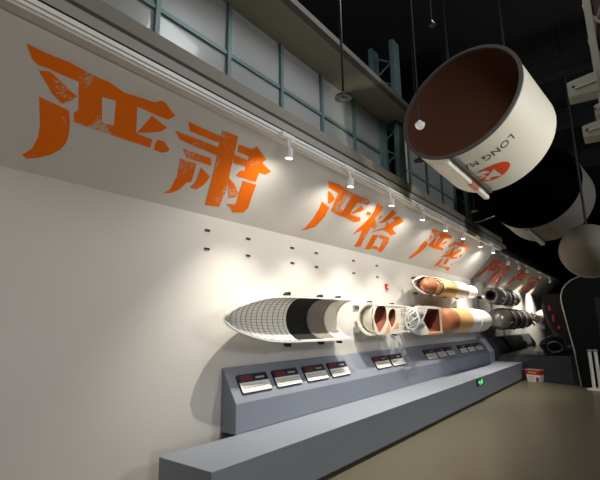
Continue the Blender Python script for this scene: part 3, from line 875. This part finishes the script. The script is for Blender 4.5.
# model 4: small upper model
zc = 2.235
t = empty('upper_stage_model', (9.0, YM, zc), 'smaller cutaway model with brown ball tank, mounted above the core stage', 'rocket model')
o = (0, YM, zc)
b = sweep(nb(), shell([(7.46, .002), (7.52, .05), (7.7, .11), (7.95, .165), (8.2, .186), (8.9, .192)], .016), -90, 90, 32, o); part('nose_shell', b, IVORY, t, True)
b = nb()
nz = [(7.46, .004), (7.52, .055), (7.7, .115), (7.95, .17), (8.2, .190), (9.1, .196)]
pts = [(l, zc + r) for l, r in nz] + [(l, zc + r - .028) for l, r in reversed(nz[1:])] + [(l, zc - r + .028) for l, r in nz[1:]] + [(l, zc - r) for l, r in reversed(nz)]
prism(b, pts, lambda u, v, d: (u, d, v), YM - .012, YM + .002); part('cut_edge', b, WHITEM, t)
b = sweep(nb(), [(7.96 + .29 - .29 * math.cos(R(a)), max(.001, .160 * math.sin(R(a)))) for a in range(0, 181, 12)], 0, 360, 36, (0, YM, zc)); part('ball_tank', b, TERRA, t, True)
b = sweep(nb(), shell([(8.60, .172), (8.63, .176)], .012), 0, 360, 36, o); part('tank_ring', b, TBROWN, t, True)
b = sweep(nb(), [(8.58, .10), (8.66, .17), (8.8, .178), (9.45, .182), (9.45, .001), (8.58, .001)], 0, 360, 40, o); part('yellow_section', b, YELLOW, t, True)
b = sweep(nb(), [(9.45, .186), (10.25, .186), (10.4, .17), (10.55, .12), (10.55, .001), (9.45, .001)], 0, 360, 40, o); part('white_section', b, IVORY, t, True)
b = nb(); box(b, 8.8, 10.2, YM - .196, YM - .178, zc - .03, zc + .0); part('side_duct', b, mat('duct_tan', (0.55, 0.36, 0.18), 0.5), t)
b = sweep(nb(), [(10.55, .05), (10.62, .10), (10.78, .15), (10.86, .15), (10.80, .11), (10.62, .03)], 0, 360, 28, (0, YM - .05, zc)); part('engine_nozzle', b, WHITEM, t, True)
b = nb()
for a in range(0, 360, 60):
    tube(b, (10.5, YM + .1 * math.cos(R(a)), zc + .1 * math.sin(R(a))), (10.7, YM - .03 + .08 * math.cos(R(a)), zc + .08 * math.sin(R(a))), .010, 6)
part('engine_pipes', b, STEEL, t)
for x in (7.75, 8.5, 9.3, 10.1):
    bracket(t, x, zc - .165, False)
bracket(t, 7.7, zc + .10, True); bracket(t, 9.0, zc + .18, True); bracket(t, 9.9, zc + .18, True)

for x in (8.6, 9.8):
    b = nb(); box(b, x, x + .08, YM + .12, YW - .001, 2.2, 2.27); part('wall_arm', b, STEEL, t)

# silver models in the dim bay
def silver(name, x0, x1, y, z, r, label, hole):
    t = empty(name, (x0, y, z), label, 'rocket model', 'silver rocket models in the dim bay')
    o = (0, y, z)
    n_ = 6; L_ = x1 - x0
    if hole:
        b = sweep(nb(), [(x0, r * .62), (x0 - .05, r * .95), (x0 + .1, r), (x0 + .35, r), (x0 + .35, r * .5), (x0 + .1, r * .5)], 0, 360, 40, o); part('engine_ring', b, SILVER, t, True)
        b = sweep(nb(), [(x0 - .03, r * .45), (x0 + .34, r * .5), (x0 + .34, .001), (x0 + .30, .001), (x0 + .30, r * .38), (x0 - .03, r * .38)], 0, 360, 30, o); part('engine_hollow', b, MODBLACK, t, True)
    else:
        b = sweep(nb(), [(x0 + .35, r), (x0 + .1, r * .85), (x0, r * .55), (x0 - .03, r * .1), (x0 - .03, .001), (x0 + .35, .001)], 0, 360, 40, o); part('nose_dome', b, SILVER, t, True)
        b = nb()
        for a in range(0, 360, 45):
            tube(b, (x0 - .02, y + r * .15 * math.cos(R(a)), z + r * .15 * math.sin(R(a))), (x0 + .12, y + r * .84 * math.cos(R(a)), z + r * .84 * math.sin(R(a))), .018, 6)
        part('dome_pipes', b, STEEL, t)
    x = x0 + .35; seg = (L_ - .6) / 8
    for i in range(8):
        rr = r * (1.0, .97, 1.0, .94, .98, .92, .95, .9)[i]
        b = sweep(nb(), [(x, rr), (x + seg * .86, rr), (x + seg * .86, .001), (x, .001)], 0, 360, 40, o); part('body_section', b, SILVER if i % 2 == 0 else IVORY, t, True)
        b = sweep(nb(), [(x + seg * .86, rr * 1.05), (x + seg, rr * 1.05), (x + seg, .001), (x + seg * .86, .001)], 0, 360, 40, o); part('joint_band', b, (MODBLACK, STEEL)[i % 2], t, True)
        x += seg
    b = sweep(nb(), [(x, r * .6), (x + .15, r * .45), (x + .25, r * .75), (x + .25, .001), (x, .001)], 0, 360, 28, o); part('tail_nozzle', b, TAN, t, True)
    b = nb()
    for i in range(10):
        a = R(200 + 14 * i); x_ = x0 + .45 + (i * 7 % 10) * (L_ - .9) / 10
        tube(b, (x_, y + r * 1.03 * math.cos(a), z + r * 1.03 * math.sin(a)), (x_ + .22, y + r * 1.03 * math.cos(a), z + r * 1.03 * math.sin(a)), .022, 6)
    part('surface_pipes', b, IVORY, t)
    b = nb()
    for xx in (x0 + .8, x1 - .8):
        box(b, xx, xx + .15, y, 3.72, z - .04, z + .04)
    part('wall_mount', b, DARKST, t)
    return t


silver('silver_stage_model', 12.55, 15.6, 3.15, 2.23, .225, 'upper silver stage model with round dark hole facing left in the dim bay', True)
silver('silver_stage_model', 12.9, 16.9, 3.15, 1.60, .30, 'lower fat silver stage model with banded nose in the dim bay', False)
b = nb()
t = empty('engine_cluster', (16.9, 3.1, 1.6), 'brown pipe cluster at the right end of the lower silver model', 'rocket engine')
for i in range(9):
    a = 2 * PI * i / 9
    b = nb(); tube(b, (17.0, 3.1 + .12 * math.cos(a), 1.6 + .16 * math.sin(a)), (17.8, 3.1 + .2 * math.cos(a + 1), 1.6 + .22 * math.sin(a + 1)), .03, 7); part('pipe', b, TERRA if i % 2 else SILVER, t)
b = nb(); tube(b, (16.95, 3.1, 1.6), (17.8, 3.1, 1.6), .08, 12); part('core_pipe', b, SILVER, t, True)
b = nb(); box(b, 17.3, 17.4, 3.1, 3.719, 1.57, 1.63); part('wall_arm', b, STEEL, t)
t = empty('engine_bell', (18.2, 2.9, 1.6), 'grey engine bell at the far end of the lower silver model', 'rocket engine')
b = sweep(nb(), [(18.0, .12), (18.3, .2), (18.8, .33), (19.3, .38), (19.3, .35), (18.8, .30), (18.3, .17), (18.0, .09)], 0, 360, 36, (0, 2.9, 1.6)); part('bell', b, SILVER, t, True)
b = sweep(nb(), [(17.85, .02), (17.85, .14), (18.0, .14), (18.0, .02)], 0, 360, 20, (0, 2.9, 1.6)); part('injector', b, STEEL, t, True)

# ---------------------------------------------------------------- objects on the dark platform
t = empty('engine_nozzle_display', (14.2, 2.05, .67), 'dark rounded engine shell with ring end lying on the platform', 'rocket engine')
b = sweep(nb(), [(13.0, .06), (13.15, .14), (13.7, .19), (14.6, .21), (15.4, .16), (15.4, .12), (14.6, .17), (13.15, .10)], 0, 360, 32, (0, 2.05, .90)); part('shell', b, mat('shell_dark', (0.085, 0.095, 0.105), 0.35, 0.4), t, True)
b = nb(); n_ = 24
ring = [(13.0 + .03, 1.82 + .17 * math.cos(2 * PI * i / n_), .86 + .13 * math.sin(2 * PI * i / n_)) for i in range(n_ + 1)]
path_tube(b, ring, .022, 8); part('pipe_ring', b, mat('pipe_grey', (0.12, 0.12, 0.125), 0.35, 0.5), t, True)
for x in (13.4, 14.9):
    b = nb(); box(b, x, x + .1, 1.95, 2.15, .66, .74); part('cradle', b, DARKST, t)
t = empty('curved_partition', (15.8, 2.0, .65), 'pale curved strip standing past the far models by the black panel', 'partition')
crv = [(15.8, 1.98, .65), (15.8, 2.07, .8), (15.8, 2.20, 1.15), (15.8, 2.35, 1.5), (15.8, 2.42, 1.85), (15.8, 2.42, 2.05)]
b = nb()
for i in range(len(crv) - 1):
    p, q = crv[i], crv[i + 1]
    wd = .10 if i < 2 else .06
    hexa(b, [(p[0], p[1] - wd, p[2]), (p[0], p[1] + .02, p[2]), (p[0] + .7, p[1] + .02, p[2]), (p[0] + .7, p[1] - wd, p[2]),
             (q[0], q[1] - wd, q[2]), (q[0], q[1] + .02, q[2]), (q[0] + .7, q[1] + .02, q[2]), (q[0] + .7, q[1] - wd, q[2])])
part('panel_edge', b, mat('edge_grey', (0.16, 0.155, 0.14), 0.45), t)
t = empty('exhibit_screen', (18, 1.9, 1.2), 'dark display board with red marks seen past the curved strip', 'display board')
part('board', box(nb(), 18.0, 18.1, .9, 2.75, .69, 2.5), mat('board_dark', (0.02, 0.012, 0.012), 0.4), t)
b = nb()
for y, z, h in ((2.52, 1.98, .22), (2.44, 1.62, .3), (2.1, 1.95, .18), (2.0, 1.55, .25), (1.9, 1.3, .2), (2.3, 1.3, .15)):
    box(b, 17.985, 18.0, y - .02, y + .045, z - h / 2.6, z + h / 2.6)
part('red_marks', b, mat('mark_red', (0.6, 0.05, 0.07), 0.5, emit=.12), t)

# black panel with thin metal rim at the right
XP = 12.36
edge = [(1.27, .0), (1.32, .82), (1.40, 1.45), (1.455, 1.95), (1.45, 2.12), (1.40, 2.27), (1.32, 2.38), (1.20, 2.48), (1.02, 2.56), (.63, 2.60), (-.35, 2.60), (-.75, 2.5), (-.9, 2.2), (-.85, 1.4), (-.75, 0)]
t = empty('black_panel', (XP, .4, 0), 'tall black panel with rounded corner and thin bright rim at right', 'panel')
b = prism(nb(), edge, lambda u, v, d: (d, u, v), XP - .1, XP + .05); part('panel_body', b, mat('panel_black', (0.004, 0.006, 0.0065), 0.6), t)
b = nb()
path_tube(b, [(XP - .11, y, max(z, .013)) for y, z in edge], .013, 8)
for n_m in ('panel_black', 'door_dark'):
    if n_m in MATS: MATS[n_m].node_tree.nodes['Principled BSDF'].inputs['Specular IOR Level'].default_value = .15
part('metal_rim', b, mat('rim_metal', (0.52, 0.52, 0.48), 0.35, 0.4), t, True)
part('inner_door', box(nb(), XP - .112, XP - .10, -.5, .78, .05, 2.05), mat('door_dark', (0.010, 0.014, 0.015), 0.4), t)
part('door_handle', box(nb(), XP - .13, XP - .112, .70, .72, 1.38, 1.55), STEEL, t)


# barrier stand
t = empty('barrier_stand', (11.96, .95, 0), 'white barrier stand of two posts on one round base by the black panel', 'barrier')
b = sweep(nb(), [(0, .001), (0, .20), (.012, .20), (.03, .14), (.035, .001)], 0, 360, 36, (11.96, .95, 0), (0, 0, 1), (1, 0, 0), (0, 1, 0)); part('base', b, WHITEM, t, True)
for y in (1.0, .885):
    b = nb(); tube(b, (11.96, y, .03), (11.96, y, .82), .034, 20); part('pole', b, WHITEM, t, True)
    b = nb(); tube(b, (11.96, y, .82), (11.96, y, .872), .039, 20); part('cap', b, STEEL, t, True)
b = nb(); tube(b, (11.96, .97, .85), (11.96, .915, .858), .012, 8); part('hook', b, STEEL, t)

# red and white box on the floor
t = empty('floor_box', (12.72, 2.33, 0), 'red and white box on the floor at the plinth corner', 'box')


def fb(u, v, d):  # u across (0..1), v up, d depth
    p0 = Vector((12.78, 2.52, 0)); p1 = Vector((12.65, 2.19, 0)); n_ = Vector((-.92, .38, 0))
    return p0.lerp(p1, u) - n_ * d + Vector((0, 0, v))


part('lower_body', prism(nb(), [(.08, 0), (.94, 0), (1.0, .17), (.0, .17)], fb, 0, .2), SIGNW, t, bevel=.004)
part('upper_body', prism(nb(), [(.0, .17), (1.0, .17), (1.0, .28), (-.06, .28)], fb, 0, .2), RED, t, bevel=.004)
part('lid', prism(nb(), [(-.08, .28), (1.04, .28), (1.04, .30), (-.08, .30)], fb, -.01, .21), mat('lid_pink', (0.45, 0.30, 0.27), 0.5), t, bevel=.004)
for i in range(4):
    b = nb()
    prism(b, [(.22 + .15 * i, .205), (.32 + .15 * i, .205), (.32 + .15 * i, .25), (.22 + .15 * i, .25)], fb, -.003, .001)
    part('letter', b, mat('lettering_orange', (0.85, 0.35, 0.2), 0.5), t)
b = nb()
for r_ in range(3):
    prism(b, [(.16, .05 + .035 * r_), (.60, .05 + .035 * r_), (.60, .062 + .035 * r_), (.16, .062 + .035 * r_)], fb, -.003, .001)
part('text_lines', b, STEXT, t)
part('corner_patch', prism(nb(), [(.72, .01), (.92, .01), (.95, .12), (.74, .12)], fb, -.003, .001), mat('patch_maroon', (0.28, 0.03, 0.04), 0.5), t)

# green exit sign on the plinth front
t = empty('exit_sign', (9.07, 2.63, .37), 'small green lit running man exit sign on the grey plinth front', 'exit sign')
part('frame', box(nb(), 8.86, 9.28, 2.605, 2.6295, .30, .44), BLACKM, t, bevel=.004)
part('sign_face', box(nb(), 8.875, 9.265, 2.600, 2.606, .310, .430), DGREEN, t)
b = nb()
tube(b, (9.14, 2.598, .411), (9.14, 2.602, .411), .018, 14)
for p in ([(9.08, .392), (9.15, .396), (9.13, .350), (9.07, .352)], [(9.12, .358), (9.19, .335), (9.185, .322), (9.09, .352)], [(9.07, .358), (9.09, .340), (9.0, .315), (8.99, .325)],
          [(9.15, .392), (9.22, .375), (9.215, .365), (9.14, .380)], [(9.08, .392), (9.02, .372), (9.025, .362), (9.09, .382)],
          [(8.90, .372), (8.955, .405), (8.955, .340)], [(8.955, .381), (9.0, .381), (9.0, .363), (8.955, .363)]):
    prism(b, p, lambda u, v, d: (u, d, v), 2.597, 2.6005)
part('running_figure', b, GREEN, t)

# ---------------------------------------------------------------- label boards on the console slope
SL = Vector((0, .2, .33)).normalized(); NRM = Vector((0, -.33, .2)).normalized()


def label_board(x, w, label, variant):
    s0 = .085; h = .205
    base = Vector((x, 3.28, .735)) + SL * s0
    t = empty('label_board', base, label, 'label board', 'label boards on the console')

    def f(u, v, d):
        return base + Vector((u, 0, 0)) + SL * v + NRM * d

    def rr(u0, u1, v0, v1, r=.018, top=True, bot=True):
        pts = []
        for cx, cy, a0, on_ in ((u1 - r, v1 - r, 0, top), (u0 + r, v1 - r, 90, top), (u0 + r, v0 + r, 180, bot), (u1 - r, v0 + r, 270, bot)):
            if on_:
                for k_ in range(5):
                    a = R(a0 + 90 * k_ / 4); pts.append((cx + r * math.cos(a), cy + r * math.sin(a)))
            else:
                pts.append((u1 if a0 in (0, 270) else u0, v1 if a0 < 180 else v0))
        return pts
    part('board', prism(nb(), rr(0, w, 0, h), f, .0, .018), SIGNE, t)
    part('lower_face', prism(nb(), rr(.004, w - .004, .004, h * .56, .016, False, True), f, .0185, .021), SIGNW, t)
    hd = part('header', prism(nb(), rr(.004, w - .004, h * .56, h - .004, .016, True, False), f, .0185, .021), NAVY, t)
    rnd = random.Random(variant)
    b = nb()
    for i in range(4):
        u0 = .045 + i * .042
        if u0 + .034 > w * .55: break
        for r_ in range(4):
            v0 = h * .62 + r_ * .017
            prism(b, [(u0, v0), (u0 + .034, v0), (u0 + .034, v0 + .007), (u0, v0 + .007)], f, .0215, .0225)
        for q in range(2):
            uu = u0 + .006 + q * .018
            prism(b, [(uu, h * .62), (uu + .006, h * .62), (uu + .006, h * .92), (uu, h * .92)], f, .0215, .0225)
    part('red_characters', b, SREDT, t)
    b = nb(); u0 = w * .58
    for i in range(5):
        prism(b, [(u0, h * .70), (u0 + .020, h * .70), (u0 + .020, h * .80), (u0, h * .80)], f, .0215, .0225); u0 += .027
        if u0 > w * .92: break
    part('white_characters', b, mat('text_white', (0.55, 0.53, 0.55), 0.5), t)
    b = nb()
    for r_ in range(2 + variant % 2):
        v0 = h * (.38 - .13 * r_); u0 = .035
        while u0 < w - .05 - rnd.random() * .12:
            l_ = .018 + rnd.random() * .03
            prism(b, [(u0, v0), (u0 + l_, v0), (u0 + l_, v0 + .009), (u0, v0 + .009)], f, .0215, .0222); u0 += l_ + .012
    part('text_lines', b, STEXT, t)
    return t


LB = [(3.29, .46, 'leftmost label board on the console, below the fairing nose'),
      (3.84, .46, 'second label board from the left end of the console'),
      (4.41, .46, 'third label board of the four under the fairing model'),
      (4.96, .46, 'rightmost of the four label boards under the fairing model'),
      (6.22, .48, 'left one of the two label boards under the two opening stage model'),
      (6.77, .48, 'right one of the two label boards under the two opening stage model'),
      (8.27, .52, 'left one of the three label boards under the brown tank model'),
      (8.87, .48, 'middle one of the three label boards under the brown tank model'),
      (9.42, .46, 'right one of the three label boards under the brown tank model'),
      (10.28, .48, 'left one of the last three label boards near the white console end'),
      (10.86, .52, 'middle one of the last three label boards near the white console end'),
      (11.5, .54, 'rightmost label board on the whole console')]
for i, (x, w_, lab) in enumerate(LB):
    label_board(x, w_, lab, i)

# thin cable loop beside the middle boards
t = empty('loose_cable', (7.6, 3.36, .9), 'thin grey cable loop lying on the console beside the middle label boards', 'cable')
b = nb(); pts = []
for i in range(17):
    a = 2 * PI * i / 16 * .9
    p = Vector((7.42 + .07 * math.cos(a), 3.28, .735)) + SL * (.20 + .045 * math.sin(a)) + NRM * .008
    pts.append(p)
path_tube(b, pts, .006, 6)
path_tube(b, [pts[-1], Vector((7.3, 3.28, .735)) + SL * .05 + NRM * .008, Vector((7.25, 3.27, .73)), Vector((7.25, 3.272, .46))], .005, 6)
part('cable_loop', b, mat('cable_grey', (0.35, 0.35, 0.36), 0.5), t)
